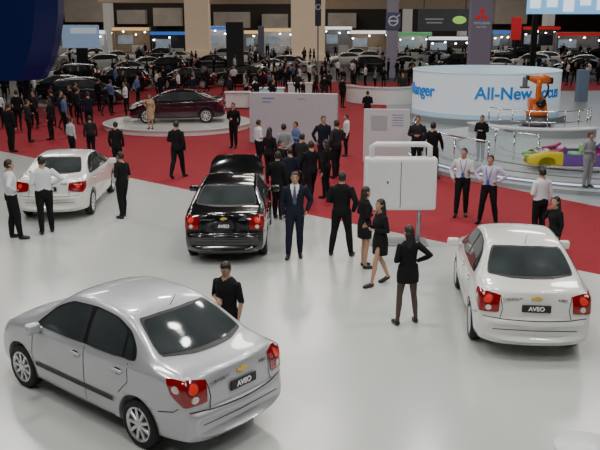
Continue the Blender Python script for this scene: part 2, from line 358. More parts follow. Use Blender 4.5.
# ---------------------------------------------------------------- right-hand stage
sc=Vector((10.8,29.1,0)); SR=6.9
stagew=M('stage_top',(.42,.45,.47),.25,var=.04,scale=1)
t=thing('round_stage','large round grey stage under the industrial robot','stage',sc)
m=MB(); m.lathe([(SR+.38,.007),(SR+.38,.13),(SR+.3,.14)],80); m.build('step',M('stage_side',(.3,.32,.34),.4),t)
m=MB(); m.lathe([(SR,.14),(SR,.27)],80); m.build('platform',M('stage_side',(.3,.32,.34),.4),t)
m=MB(); m.lathe([(SR+.03,.27),(SR+.03,.3),(SR-.02,.3)],80); m.build('deck',stagew,t)
m=MB(); m.arc((0,0,0),SR+.04,.03,.2,.24,150,330,60); m.build('edge_strip',M('led_strip',(.7,.8,.9),.4,emit=1.0),t)
for r_,a0,a1 in ((6.2,158,268),(5.0,150,262),(3.4,170,250)):
    m=MB(); m.arc((0,0,0),r_,.12,.301,.312,a0,a1,50); m.build('floor_ring',M('ring_dark',(.12,.13,.15),.4),t)
rb=gp(536,128,.3)
t=thing('curved_bench','curved white low bench ringing the industrial robot','bench',(rb.x,rb.y,.3))
m=MB(); m.arc((0,0,0),3.0,.45,.0,.3,195,300,50); m.build('base',M('bench_side',(.4,.43,.46),.4),t)
m=MB(); m.arc((0,0,0),3.0,.55,.301,.36,194,301,50); m.build('seat',white,t)
t=thing('robot_plinth','low dark round plinth under the industrial robot','plinth',(rb.x,rb.y,.301))
m=MB(); m.lathe([(.78,0),(.78,.1),(.74,.12)],48); m.build('drum',M('plinth_dark',(.1,.11,.13),.35),t)
m=MB(); m.arc((0,0,0),.775,.03,.05,.08,0,360,48); m.build('light_ring',M('ring_blue',(.2,.5,.8),.4,emit=.8),t)
t=thing('guard_rail','curved metal guard rail in front of the industrial robot','railing',(rb.x,rb.y,.3))
def ra_(m,r,z,a0,a1,n=40,rad=.02): m.tube([(r*math.cos(R(a0+(a1-a0)*i/n)),r*math.sin(R(a0+(a1-a0)*i/n)),z) for i in range(n+1)],rad,6)
for z in (.5,.95): m=MB(True); ra_(m,2.2,z,190,340); m.build('rail',chrome,t)
for i in range(9):
    an=R(190+18.75*i); m=MB(True); m.tube([(2.2*math.cos(an),2.2*math.sin(an),0),(2.2*math.cos(an),2.2*math.sin(an),.97)],.025,8); m.build('post',chrome,t)
gl=bpy.data.materials.new('clear_glass'); gl.use_nodes=True; gb=gl.node_tree.nodes['Principled BSDF']; gb.inputs['Base Color'].default_value=(.6,.75,.8,1); gb.inputs['Alpha'].default_value=.3; gb.inputs['Roughness'].default_value=.05
for l,q,a0,a1,n in (('curved glass and steel rail along the left rim of the stage',SR-.25,160,222,6),('inner curved glass rail left of the yellow and purple shell',4.3,175,226,5)):
    t=thing('stage_rail',l,'railing',(sc.x,sc.y,.3)); sp_=(a1-a0)/(n-1)
    m=MB(True); ra_(m,q,.9,a0,a1,30,.03); m.build('rail',chrome,t)
    for i in range(n):
        an=R(a0+sp_*i); m=MB(True); m.tube([(q*math.cos(an),q*math.sin(an),0),(q*math.cos(an),q*math.sin(an),.9)],.028,8); m.build('post',chrome,t)
        if i<n-1: m=MB(); m.arc((0,0,0),q,.012,.08,.84,a0+.6+sp_*i,a0-.6+sp_*(i+1),6); m.build('glass_pane',gl,t)
# industrial robot
org=M('robot_orange',(.75,.15,.012),.4,coat=.3); t=thing('industrial_robot','orange jointed industrial robot on the round stage','robot',(rb.x,rb.y,.422))
m=MB(True); m.lathe([(.6,0),(.6,.12),(.46,.16),(.44,.45)],28); m.build('base',M('robot_base',(.1,.1,.11),.5),t)
m=MB(True); m.lathe([(.48,.45),(.48,.6),(.4,.7),(.38,.95),(.22,1.0)],28); m.box((-.05,0,.95),(.7,.55,.46),None,.09,3); m.build('column',org,t)
m=MB(True); m.lathe([(.2,-.08),(.2,.08)],24,Matrix.Translation((.02,-.4,1.0))@Matrix.Rotation(R(90),4,'X')); m.build('joint_motor',black,t)
m=MB(True); m.tube([(.05,-.28,.95),(-.08,-.28,1.3),(-.1,-.28,1.65),(-.04,-.28,1.95)],[.26,.19,.15,.19],14,.6); m.build('lower_link',org,t)
m=MB(True); m.tube([(.42,-.1,1.92),(.12,-.1,2.0),(-.08,-.1,1.95),(-.32,-.1,2.0),(-.5,-.1,2.04)],[.15,.21,.22,.14,.1],14); m.build('upper_link',org,t)
m=MB(True); m.box((.42,-.1,1.92),(.24,.28,.28),None,.05); m.build('counterweight',black,t)
m=MB(True); m.tube([(-.5,-.1,2.04),(-.62,-.1,2.05)],[.11,.1],12); m.build('wrist',black,t)
m=MB(True); m.box((-.64,-.1,1.86),(.2,.18,.44),None,.03); m.box((-.64,-.1,1.64),(.42,.1,.1),None,.02); m.build('gripper',M('tool_grey',(.2,.22,.25),.4,.5),t)
m=MB(True); m.tube([(.26,.15,1.1),(.42,.12,1.35),(.44,.1,1.65),(.3,.05,1.9)],.04,8); m.build('hose',black,t)
# drum
dc=gp(496,120,.3); DR=153/2/F*(dc.y*cs+(HC)*sn)*1.02; dc=Vector((dc.x+.25,dc.y+DR,0)); dt=hz(dc.y-DR,76)
dt=max(dt,2.4)
t=thing('display_drum','big white cylindrical display drum with blue lettering','display drum',dc)
m=MB(); m.lathe([(DR+.3,.007),(DR+.3,.3),(DR+.25,.3)],72); m.build('plinth',greyf,t)
m=MB(True); m.lathe([(DR,.3),(DR,dt)],80,caps=False); m.build('wall',M('drum_white',(.72,.81,.88),.4,emit=.28,var=.02),t)  # wall, rim and band colours carry a slight glow to look lit
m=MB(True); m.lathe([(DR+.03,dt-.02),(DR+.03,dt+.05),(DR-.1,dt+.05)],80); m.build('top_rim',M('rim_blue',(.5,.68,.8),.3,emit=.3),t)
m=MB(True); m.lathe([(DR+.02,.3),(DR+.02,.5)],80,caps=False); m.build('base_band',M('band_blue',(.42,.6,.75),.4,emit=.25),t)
def bend(me,phi0,z):
    for v in me.vertices:
        f=phi0+v.co.x/DR; q=DR+.03+v.co.z; y=v.co.y; v.co=(q*math.sin(f),-q*math.cos(f),z+y)
    return me
bl=M('blue_letters',(.02,.22,.62),.4,emit=.2)
for tx,f0,al in (('All-New Focus',R(-20),'LEFT'),('All-New Ranger',R(-53),'RIGHT')):
    o=bpy.data.objects.new('lettering',bend(textmesh(tx,.8,.015,.018,al),f0,(dt+.3)/2+.15)); o.data.materials.append(bl); link(o,t)
EX.append((dc.x,dc.y,DR+1.5))
# colour-coded cutaway shell: lower body of a small saloon without roof, front yellow, middle purple, tail magenta
bs=gp(575,170,.3); t=thing('car_body_shell','low roofless cutaway car shell in yellow, magenta and purple','body shell',(bs.x,bs.y,.38),R(172))
yel=M('shell_yellow',(.62,.52,.02),.4); mag=M('shell_magenta',(.42,.03,.22),.4); pur=M('shell_purple',(.16,.08,.34),.4); grn=M('shell_green',(.2,.5,.15),.4)
src=CARS['cruze'][0][1]; KS=.7
for nm,mt,lo,hi,zt in (('front_end',yel,.75,9,9),('side_panels',pur,-.9,.75,.9),('rear_end',mag,-9,-.9,.97)):
    b=bmesh.new(); b.from_mesh(src); bmesh.ops.scale(b,vec=(1,1,.8),verts=b.verts); b.normal_update()
    def keep(f):
        c=f.calc_center_median()
        if not(lo<=c.x<hi and c.z<zt*.8): return False
        if f.normal.z>.6 and abs(c.y)<.58: return False
        return nm!='front_end' or c.z<.82
    bmesh.ops.delete(b,geom=[f for f in b.faces if not keep(f)],context='FACES')
    m=MB(True); m.add(b,Matrix.Scale(KS,4)); m.build(nm,mt,t)
SV=lambda *p:Vector(p)*KS
for s in (1,-1):
    m=MB(True); m.tube([SV(1.35,s*.72,.75),SV(.8,s*.66,.86),SV(.6,s*.62,1.0)],.05,8); m.build('pillar_stub',mag,t)
    m=MB(True); m.tube([SV(-.9,s*.68,.75),SV(-1.1,s*.64,.95),SV(-1.2,s*.6,1.05)],.05,8); m.build('pillar_stub',pur,t)
    m=MB(True); m.tube([SV(1.5,s*.42,.5),SV(2.1,s*.42,.55),SV(2.3,s*.4,.55)],.06,8); m.build('front_rail',grn,t)
m=MB(True); m.tube([SV(.75,-.7,.74),SV(.8,0,.8),SV(.75,.7,.74)],.05,8); m.build('cross_member',mag,t)
m=MB(True); m.box(SV(1.5,0,.55),(.5,.5,.36),None,.06); m.tube([SV(1.5,-.2,.8),SV(1.7,0,.88),SV(1.5,.2,.8)],.05,8); m.build('engine',grey,t)
m=MB(); m.box(SV(-.1,0,.25),(2.2*KS,1.5*KS,.04)); m.build('floor_pan',M('shell_blue',(.1,.2,.4),.4),t)
for s in (.28,-.28): m=MB(True); m.box(SV(0,s/KS,.5),(.4,.38,.2),None,.05); m.box(SV(-.28,s/KS,.72),(.12,.36,.4),None,.05); m.build('seat_frame',grn,t)
for x in (1.0,-1.0):
    m=MB(); m.box((x,0,.04),(.12,.9,.24)); m.build('stand_bar',grey,t)
EX.append((bs.x,bs.y,2.5))

# ---------------------------------------------------------------- middle: kiosk, partitions
kb=gp(398,243); kY=kb.y; x0,x1=xa(362,kY,1.4),xa(434,kY,1.4); z0,z1,z2=hz(kY,209),hz(kY,157),hz(kY,142); w=x1-x0
t=thing('sign_box','white suitcase-shaped sign box with a top handle','sign box',kb)
m=MB(True); m.box((0,0,(z0+z1)/2),(w,.32,z1-z0),None,.05,3); m.build('case',white,t)
m=MB(); m.box((0,-.163,(z0+z1)/2),(w*.9,.012,(z1-z0)*.86),None,.005); m.build('front_panel',M('panel_white',(.7,.71,.71),.4),t)
m=MB(); m.box((0,-.172,(z0+z1)/2),(.012,.006,(z1-z0)*.86)); m.build('panel_gap',seam,t)
m=MB(); m.box((-w*.18,-.172,(z0+z1)/2+.05),(.03,.006,.06)); m.build('keyhole',seam,t)
m=MB(True); hh=z2-z1; m.tube([(-w*.4,0,z1-.03),(-w*.4,0,z1+hh*.7),(-w*.34,0,z2-.05),(w*.34,0,z2-.05),(w*.4,0,z1+hh*.7),(w*.4,0,z1-.03)],.06,10); m.build('handle',white,t)
for s in (-.28,.28):
    m=MB(True); m.tube([(s*w,0,0.05),(s*w,0,z0+.05)],.045,12); m.build('leg',grey,t)
m=MB(); m.box((0,0,.03),(w*.8,.6,.04),None,.01); m.build('base_plate',grey,t)
def slab(name,label,cat,px0,px1,top,base,mat,th=.2,rz=0):
    g=gp((px0+px1)/2,base); Y=g.y; X0,X1=xa(px0,Y,1),xa(px1,Y,1); h=hz(Y,top)
    t=thing(name,label,cat,g,rz); w=(X1-X0)/math.cos(rz)
    m=MB(); m.box((0,0,h/2+.04),(w,th,h-.08),None,.01); m.build('panel',mat,t)
    m=MB(); m.box((0,0,.04),(w*.96,th*.8,.08)); m.build('plinth',grey,t)
    EX.append((g.x,g.y,w/2+.3)); return t,w,h
pw=M('partition_grey',(.5,.51,.55),.5); ink=M('print_blue',(.2,.3,.5),.5)
t,w,h=slab('partition_wall','wide pale grey exhibition partition beyond the black car','partition',250,337,93,145,pw,.3,R(-12))
for c,d in (((-w*.28,-.155,h*.9),(.5,.01,.06)),((-w*.3,-.155,h*.83),(.36,.01,.04)),((w*.1,-.155,h*.9),(.3,.01,.04))): m=MB(); m.box(c,d); m.build('printed_line',ink,t)
t,w,h=slab('information_board','small white information board between partition and stage','board',363,408,109,164,M('board_white',(.62,.64,.64),.5),.12,R(-8))
m=MB(); m.box((-.25,-.065,h*.75),(.55,.01,.5)); m.build('picture_panel',M('board_grey',(.4,.45,.48),.5),t)
for i in range(5): m=MB(); m.box((.38,-.065,h*.9-.09*i),(.4-.06*(i%2),.01,.025)); m.build('text_line',ink,t)
g=gp(388,104); t=thing('curved_counter','low white curved counter on the red carpet','counter',(g.x,g.y+2,0))
m=MB(); m.arc((0,0,0),2.2,.4,0,.95,185,355,40); m.build('front',white,t); m=MB(); m.arc((0,0,0),2.2,.55,.951,1.0,184,356,40); m.build('worktop',M('counter_top',(.8,.8,.8),.2),t); EX.append((g.x,g.y+2,3))
# turntable and wine-coloured car
tc_=gp(178,121,.25); t=thing('turntable','round white turntable carrying the dark wine-red car','turntable',(tc_.x,tc_.y,0))
m=MB(); m.lathe([(3.4,0),(3.4,.2)],72); m.build('skirt',white,t)
m=MB(); m.lathe([(3.45,.2),(3.45,.24),(3.4,.25)],72); m.build('deck',M('turntable_top',(.58,.58,.56),.25),t)
EX.append((tc_.x,tc_.y,4))
place_car('cruze',maroon,(tc_.x,tc_.y,.25),R(186),'dark wine-red car on the round turntable',small=True)
# pale counters right of the turntable
lb=M('counter_blue',(.4,.58,.72),.4,emit=.15)
for px0,px1,top,bs_,mt,l in ((226,250,97,108,white,'low white counter just right of the turntable'),(256,284,93,103,lb,'low light blue counter right of the turntable'),(288,312,88,97,white,'low white counter above the pale partition')):
    g=gp((px0+px1)/2,bs_); w=xa(px1,g.y,.5)-xa(px0,g.y,.5); h=max(.9,min(1.15,hz(g.y,top)))
    t=thing('reception_counter',l,'counter',g)
    m=MB(); m.box((0,0,h/2),(w,.7,h-.06),None,.05); m.build('front',mt,t)
    m=MB(); m.box((0,0,h),(w+.1,.8,.05),None,.01); m.build('worktop',white,t); EX.append((g.x,g.y,w/2+.4))
# corner table
g=gp(588,447,1.0); t=thing('bistro_table','white round table in the bottom right corner','table',(g.x,g.y,0))
m=MB(True); m.lathe([(.3,.96),(.31,.98),(.3,1.0),(.0,1.0)],40); m.build('tabletop',white,t)
m=MB(True); m.lathe([(.22,0.006),(.22,.03),(.04,.06),(.04,.96)],24); m.build('pedestal',chrome,t)

# ---------------------------------------------------------------- background
def far(name,label,cat,px0,px1,top,bot,Y,th,mat,group=None):
    z1=hz(Y,top); z0=hz(Y,bot) if bot is not None else 0; X0,X1=xa(px0,Y,3),xa(px1,Y,3)
    t=thing(name,label,cat,((X0+X1)/2,Y,0),0,group)
    m=MB(); m.box((0,th/2,(z0+z1)/2),(X1-X0,th,z1-z0),None,.03); m.build('panel' if th<1.2 else 'shaft',mat,t)
    return t,X1-X0,z0,z1
beige=M('beige_stone',(.62,.47,.33),.6,var=.15,scale=.5,emit=.34); pale=M('pale_column',(.55,.52,.49),.6,var=.15,scale=.5,emit=.24)  # column colours glow by themselves, put in to brighten the far hall
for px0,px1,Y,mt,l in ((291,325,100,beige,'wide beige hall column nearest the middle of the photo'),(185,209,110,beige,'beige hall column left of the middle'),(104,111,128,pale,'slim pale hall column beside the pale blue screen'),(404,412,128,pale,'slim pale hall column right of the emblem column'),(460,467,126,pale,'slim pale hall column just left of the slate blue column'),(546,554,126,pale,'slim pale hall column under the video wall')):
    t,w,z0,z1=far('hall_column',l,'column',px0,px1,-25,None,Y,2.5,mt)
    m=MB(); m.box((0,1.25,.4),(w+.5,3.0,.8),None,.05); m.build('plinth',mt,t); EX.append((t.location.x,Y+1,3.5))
bmat=M('beam_beige',(.4,.31,.22),.6,var=.15,scale=.5,emit=.1)  # dimmer beige for the beams, with a weak glow of its own
for px0,px1,top,bot,Y,l in ((209,291,0,4,112,'beige overhead beam left of the middle column'),(325,470,4,9,106,'long beige overhead beam right of the middle column'),(100,185,0,3,114,'beige overhead beam at far left')):
    z1,z0=hz(Y,top-6),hz(Y,bot); X0,X1=xa(px0,Y,6),xa(px1,Y,6)
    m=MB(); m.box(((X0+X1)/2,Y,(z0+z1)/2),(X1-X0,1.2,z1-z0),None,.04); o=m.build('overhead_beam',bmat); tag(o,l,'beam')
for px0,px1,top,bot,l in ((66,104,0,22,'pale wall panel high above the pale blue screen'),(214,250,12,28,'beige wall panel high just right of the left beige column'),(262,288,14,30,'beige wall panel high just left of the middle beige column'),(328,356,13,28,'pale wall panel under the long overhead beam'),(494,526,0,24,'pale wall panel between the slate column and the video wall'),(118,146,10,24,'beige wall panel high left above the wine-red car'),(154,182,8,26,'beige wall panel high right above the wine-red car')):
    Y=150.5; z1,z0=hz(Y,top),hz(Y,bot); X0,X1=xa(px0,Y,6),xa(px1,Y,6)
    m=MB(); m.box(((X0+X1)/2,Y,(z0+z1)/2),(X1-X0,2.2,z1-z0),None,.04); o=m.build('wall_panel',M('lit_wall',(.34,.29,.24),.6,var=.5,scale=.35,emit=.16)); tag(o,l,'wall panel')  # pale panels with a glow in their colour, brightening the back
navy=M('navy_panel',(.004,.008,.05),.3,emit=.04,ecol=(.02,.06,.5)); purp=M('column_grey',(.34,.32,.42),.5,emit=.06)  # faint glow put into both the tower and column colours
Y=42; t=thing('display_tower','tall angular navy blue display tower at the left edge','tower',(xa(15,Y,3),Y,0))
zt0=hz(Y,80); m=MB(); Rs=[]; X4=lambda q:xa(q,Y,5)-t.location.x
for px,py in ((34,80),(43,66),(51,45),(57,15),(60,-30)):
    z=hz(Y,py); xr_=X4(px); Rs.append([Vector((-6,.4,z)),Vector((-2.4,-.6,z)),Vector((xr_-.9,-.7,z)),Vector((xr_,.2,z)),Vector((xr_-.2,2,z)),Vector((-6,2,z))])
m.rings(Rs); m.build('fin',navy,t)
m=MB(); m.box((-3.6,1,zt0/2),(2.2,1.6,zt0)); m.build('pedestal',black,t)
m=MB(); m.box((.1,1.2,zt0/2),(.3,.3,zt0)); m.build('post',black,t)
EX.append((t.location.x-2,Y,5))
t,w,z0,z1=far('light_screen','pale blue lit screen above the crowd at upper left','screen',62,99,25,48,75,.3,M('screen_blue',(.28,.4,.6),.4,emit=.4,var=.3,scale=.8))
m=MB(); m.box((0,.3,z0/2),(w*.3,.3,z0)); m.build('stand',black,t); m=MB(); m.box((w*.1,-.02,z1-.5),(w*.7,.05,.5)); m.build('white_stripe',M('screen_white',(.6,.68,.76),.4,emit=.4),t)
# logo columns
t,w,z0,z1=far('logo_column','grey column with a dark blue round-emblem sign','column',387,398,-12,None,70,.9,purp); EX.append((t.location.x,70,1.5))
zc=hz(70,21); m=MB(); m.box((0,-.06,zc),(1.25,.12,1.4),None,.03); m.build('sign_panel',M('sign_blue',(.1,.11,.2),.4,emit=.1),t)
m=MB(True); m.tube([(.38*math.cos(2*PI*i/24),-.15,zc+.38*math.sin(2*PI*i/24)) for i in range(25)],.07,8); m.tube([(.27,-.15,zc+.27),(.52,-.15,zc+.52)],.055,6); m.box((0,-.15,zc),(.78,.05,.15)); m.build('emblem',M('emblem_white',(.6,.63,.68),.3,.3,emit=.15),t)
t,w,z0,z1=far('logo_column','broad purple-grey column bearing three red diamonds','column',470,491,-12,None,66,1.0,M('column_slate',(.29,.28,.4),.5,emit=.06)); EX.append((t.location.x,66,2))
zc=hz(66,15)
for an in (90,210,330):
    m=MB(); dvec=Vector((math.cos(R(an)),math.sin(R(an)))); q=Vector((-dvec.y,dvec.x))
    pl=[(0,0),tuple(dvec*.3+q*.17),tuple(dvec*.6),tuple(dvec*.3-q*.17)]; m.prism([(p_[0],p_[1]) for p_ in pl],.04,Matrix.Translation((0,-.0,zc))@FACE_CAM)
    m.build('emblem_diamond',M('diamond_red',(.7,.01,.02),.4,emit=.4),t)
m=MB(); m.addme(textmesh('MITSUBISHI',.26,.01),Matrix.Translation((0,-.03,zc-.65))@FACE_CAM); m.addme(textmesh('MOTORS',.2,.01),Matrix.Translation((0,-.03,zc-.95))@FACE_CAM); m.build('lettering',wtext,t)
t,w,z0,z1=far('logo_column','slim dark column in front of the wide beige column','column',315,321,-10,26,82,.6,M('column_dark',(.1,.1,.16),.5)); EX.append((t.location.x,82,1.5))
m=MB(); m.box((0,.3,z0/2),(.15,.15,z0)); m.build('post',grey,t)
m=MB(True); zc=hz(82,7); m.tube([(.24*math.cos(2*PI*i/20),-.03,zc+.24*math.sin(2*PI*i/20)) for i in range(21)],.05,6); m.build('emblem',MATS['emblem_white'],t)
far('grey_pillar','short blue-grey pillar to the right of the industrial robot','pillar',581,592,70,None,gp(585,103).y+1,.5,M('pillar_blue',(.18,.25,.36),.5))
t,w,z0,z1=far('hall_pillar','dark charcoal pillar in the crowd at upper left','pillar',226,243,22,None,80,1.0,M('pillar_dark',(.03,.032,.04),.5)); EX.append((t.location.x,80.5,2.2))
t,w,z0,z1=far('hall_pillar','slender blue-grey pillar beside the charcoal pillar','pillar',258,264,26,None,86,.6,M('pillar_steel',(.2,.24,.32),.5)); EX.append((t.location.x,86.3,1.5))
t,w,z0,z1=far('hanging_sign','dark hanging sign with a green oval','sign',418,470,9,31,95,.4,M('sign_dark',(.08,.085,.09),.5,emit=.15))
m=MB(True); m.ball((w*.28,-.05,(z0+z1)/2),(.8,.06,.45)); m.build('oval',M('oval_green',(.3,.6,.1),.4,emit=.8),t)
for dz,ww in ((.1,.35),(-.3,.3)): m=MB(); m.box((-w*.2,-.02,(z0+z1)/2+dz),(w*ww,.05,.15)); m.build('text_line',M('sign_grey',(.4,.4,.4),.5,emit=.2),t)
for sx in (-1,1): m=MB(); m.tube([(sx*w*.4,.2,z1),(sx*w*.4,.2,16)],.04,6); m.build('hanger',black,t)
t,w,z0,z1=far('video_wall','glowing white-blue video wall at the upper right corner','screen',526,640,-14,14,75,.6,M('video_blue',(.2,.45,.75),.4,emit=1.1,var=.5,scale=.5))
for i in range(7): m=MB(); m.box((-w*.44+w*.145*i,-.02,(z0+z1)/2-.1+.25*(i%2)),(w*.09,.06,(z1-z0)*(.5+.12*(i%3)))); m.build('image_band',M('video_white',(.75,.85,.95),.4,emit=1.3),t)
for sx in (-.42,.42): m=MB(); m.box((w*sx,.4,z0/2),(.5,.4,z0)); m.build('support',black,t)
t,w,z0,z1=far('red_banner','narrow glowing red banner near the upper right','banner',511,521,17,40,88,.3,M('banner_red',(.5,.015,.02),.5,emit=.4))
m=MB(); m.box((0,.15,z0/2),(.2,.2,z0)); m.build('post',black,t); EX.append((t.location.x,88,2))
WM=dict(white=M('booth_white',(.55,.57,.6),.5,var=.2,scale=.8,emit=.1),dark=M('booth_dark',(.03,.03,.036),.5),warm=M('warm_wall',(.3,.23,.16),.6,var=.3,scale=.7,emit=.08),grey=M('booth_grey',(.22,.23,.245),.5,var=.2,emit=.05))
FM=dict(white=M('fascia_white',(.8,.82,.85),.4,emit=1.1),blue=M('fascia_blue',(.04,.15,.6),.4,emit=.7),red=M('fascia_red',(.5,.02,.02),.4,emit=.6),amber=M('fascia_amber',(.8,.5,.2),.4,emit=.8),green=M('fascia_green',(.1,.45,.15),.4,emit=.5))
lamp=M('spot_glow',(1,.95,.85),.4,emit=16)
for px0,px1,top,Y,wl,fa_ in ((66,106,30,118,'white','white'),(112,150,27,126,'warm','amber'),(150,188,31,112,'dark','blue'),(206,228,26,122,'white','blue'),(244,262,30,118,'grey','amber'),(264,294,28,124,'white','amber'),(324,352,26,126,'grey','white'),(350,386,30,116,'warm','white'),(398,432,32,118,'white','green'),(428,470,36,110,'dark','white'),(492,512,30,122,'grey','blue'),(522,560,26,124,'dark','red'),(556,604,32,114,'grey','red'),(40,70,32,122,'warm','red')):
    z1=hz(Y,top); X0,X1=xa(px0,Y,3),xa(px1,Y,3); w=X1-X0
    t=thing('exhibition_booth','far exhibition booth with %s walls and a lit %s fascia'%(wl,fa_),'booth',((X0+X1)/2,Y,0))
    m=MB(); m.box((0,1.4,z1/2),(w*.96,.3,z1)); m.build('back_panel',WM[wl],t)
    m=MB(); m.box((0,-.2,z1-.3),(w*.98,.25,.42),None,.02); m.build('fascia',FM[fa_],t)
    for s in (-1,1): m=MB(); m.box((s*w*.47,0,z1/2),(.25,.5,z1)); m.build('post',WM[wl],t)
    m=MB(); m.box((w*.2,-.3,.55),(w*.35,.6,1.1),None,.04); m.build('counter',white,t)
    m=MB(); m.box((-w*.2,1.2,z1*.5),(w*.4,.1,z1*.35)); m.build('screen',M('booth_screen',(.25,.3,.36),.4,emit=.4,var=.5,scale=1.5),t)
    n=max(3,int(w/1.4))
    for i in range(n): m=MB(True); m.ball((-w*.42+w*.84*i/(n-1)+random.uniform(-.4,.4),-.1,z1-.62-random.uniform(0,.6)),(.14,.14,.1),8,6); m.build('spot_lamp',lamp,t)
    for i in range(4): EX.append((X0+w*(i+.5)/4,Y+.5,max(1.6,w/6)))
# far cars
CL=[(100,70,200,'suv',whitep,'white crossover far off at upper left'),(72,84,170,'suv',darkgr,'dark crossover beside the navy tower'),(128,78,185,'cruze',silver,'silver saloon behind the turntable at left'),(165,75,175,'suv',darkgr,'dark grey crossover beyond the wine-red car'),
  (268,75,190,'cruze',silver,'silver saloon beyond the pale partition'),(215,70,10,'aveo',blackp,'small black saloon near the charcoal pillar'),(345,66,190,'cruze',whitep,'white saloon far off right of the wide beige column'),(372,74,20,'suv',darkgr,'dark crossover left of the grey emblem column'),
  (430,64,185,'cruze',silver,'silver saloon far off under the hanging sign'),(540,66,170,'suv',whitep,'white crossover under the video wall'),(575,74,195,'cruze',blackp,'black saloon at far right under the video wall'),(500,74,10,'aveo',silver,'small silver saloon right of the purple-grey column'),
  (120,90,178,'suv',blackp,'black crossover just left of the turntable top'),(60,98,175,'cruze',darkgr,'dark grey saloon on the dark floor below the pale screen'),(242,86,172,'suv',blackp,'black crossover right of the turntable'),(186,88,182,'cruze',blackp,'black saloon on the carpet edge right behind the wine-red car'),(88,104,10,'suv',darkgr,'dark crossover parked on the dark floor left of the turntable')]
for c in CL: place_car(c[3],c[4],gp(c[0],c[1]),R(c[2]),c[5],None,name='distant_car',small=True)
PN={silver.name:'silver',whitep.name:'white',blackp.name:'black',darkgr.name:'dark grey'}
for py,xs in ((72,(148,200,296,330,410,460,530)),(69,(140,190,300,400,455,530,590)),(64,(76,116,150,180,246,284,330,372,396,462,506,574)),(60.5,(92,130,160,222,262,310,356,414,446,486,520,556,600))):
    for px in xs:
        g=gp(px+random.uniform(-4,4),py)
        if any((g.x-a)**2+(g.y-b)**2<(r+1.9)**2 for a,b,r in EX): continue
        pt=random.choice((silver,silver,whitep,whitep,whitep,blackp,darkgr)); key=random.choice(('aveo','cruze','suv'))
        kn='crossover' if key=='suv' else 'saloon'
        place_car(key,pt,g,R(random.choice((0,180))+random.uniform(-20,20)),'tiny %s %s in the farthest rows of cars'%(PN[pt.name],kn),'tiny %s %s in the farthest rows'%(PN[pt.name],kn),name='distant_car',small=True)

# ---------------------------------------------------------------- people
ARMS={'down':((.055,-.015,-.285),(-.005,.06,-.245)),'hip':((.2,-.1,-.19),(-.17,.15,-.12)),'front':((.07,-.03,-.275),(-.19,.17,.0)),'fold':((.05,.04,-.28),(-.21,.13,.04)),
 'phone':((.1,.13,-.23),(-.16,-.03,.24)),'hold':((.05,.0,-.28),(-.07,.235,.05)),'reach':((.08,.2,-.18),(-.02,.24,.0)),'back':((.07,-.09,-.26),(-.19,-.07,-.13)),'swing':((.06,.1,-.27),(-.02,.14,-.2)),'swingb':((.06,-.12,-.26),(0,-.03,-.25)),'pocket':((.12,-.08,-.255),(-.07,.1,-.2)),'point':((.12,.16,-.2),(.06,.23,.08))}
ST={'stand':((.09,.0),(-.09,.03)),'apart':((.2,.02),(-.2,-.02)),'apart2':((.17,.02),(-.17,-.02)),'walk':((.08,.24),(-.08,-.24)),'shift':((.13,.12),(-.1,-.02)),'walk2':((.08,-.2),(-.08,.22))}
skin=M('skin',(.45,.26,.17),.55); hairm=M('black_hair',(.018,.014,.012),.45,var=.3,scale=60); lipm=M('lips',(.35,.09,.08),.5); eyew=M('eye_white',(.75,.73,.7),.3); eyeb=M('eye_dark',(.015,.01,.008),.2)
shoe=M('shoe_black',(.012,.012,.012),.35)
TM=[(.83,.09,.07,0),(.88,.155,.108,-.01),(.96,.165,.115,-.005),(1.06,.15,.104,0),(1.18,.158,.11,0),(1.3,.175,.12,0),(1.38,.178,.108,-.01),(1.44,.135,.085,-.012),(1.475,.07,.062,-.01),(1.52,.056,.056,0),(1.57,.05,.05,.012)]
TF=[(.83,.09,.07,0),(.88,.16,.112,-.012),(.95,.168,.118,-.01),(1.07,.122,.092,0),(1.17,.132,.102,.005),(1.27,.148,.128,.02),(1.37,.148,.097,-.008),(1.43,.108,.075,-.012),(1.47,.06,.052,-.01),(1.52,.047,.05,0),(1.57,.045,.045,.012)]
HD=[(-.118,.022,.025,.045),(-.1,.045,.05,.032),(-.07,.058,.07,.018),(-.03,.067,.086,.006),(.02,.073,.094,0),(.06,.07,.09,-.004),(.09,.055,.07,-.006),(.108,.028,.038,-.006)]
def ell(rx,ry,n=20): return [(rx*math.cos(2*PI*k/n),ry*math.sin(2*PI*k/n)) for k in range(n)]
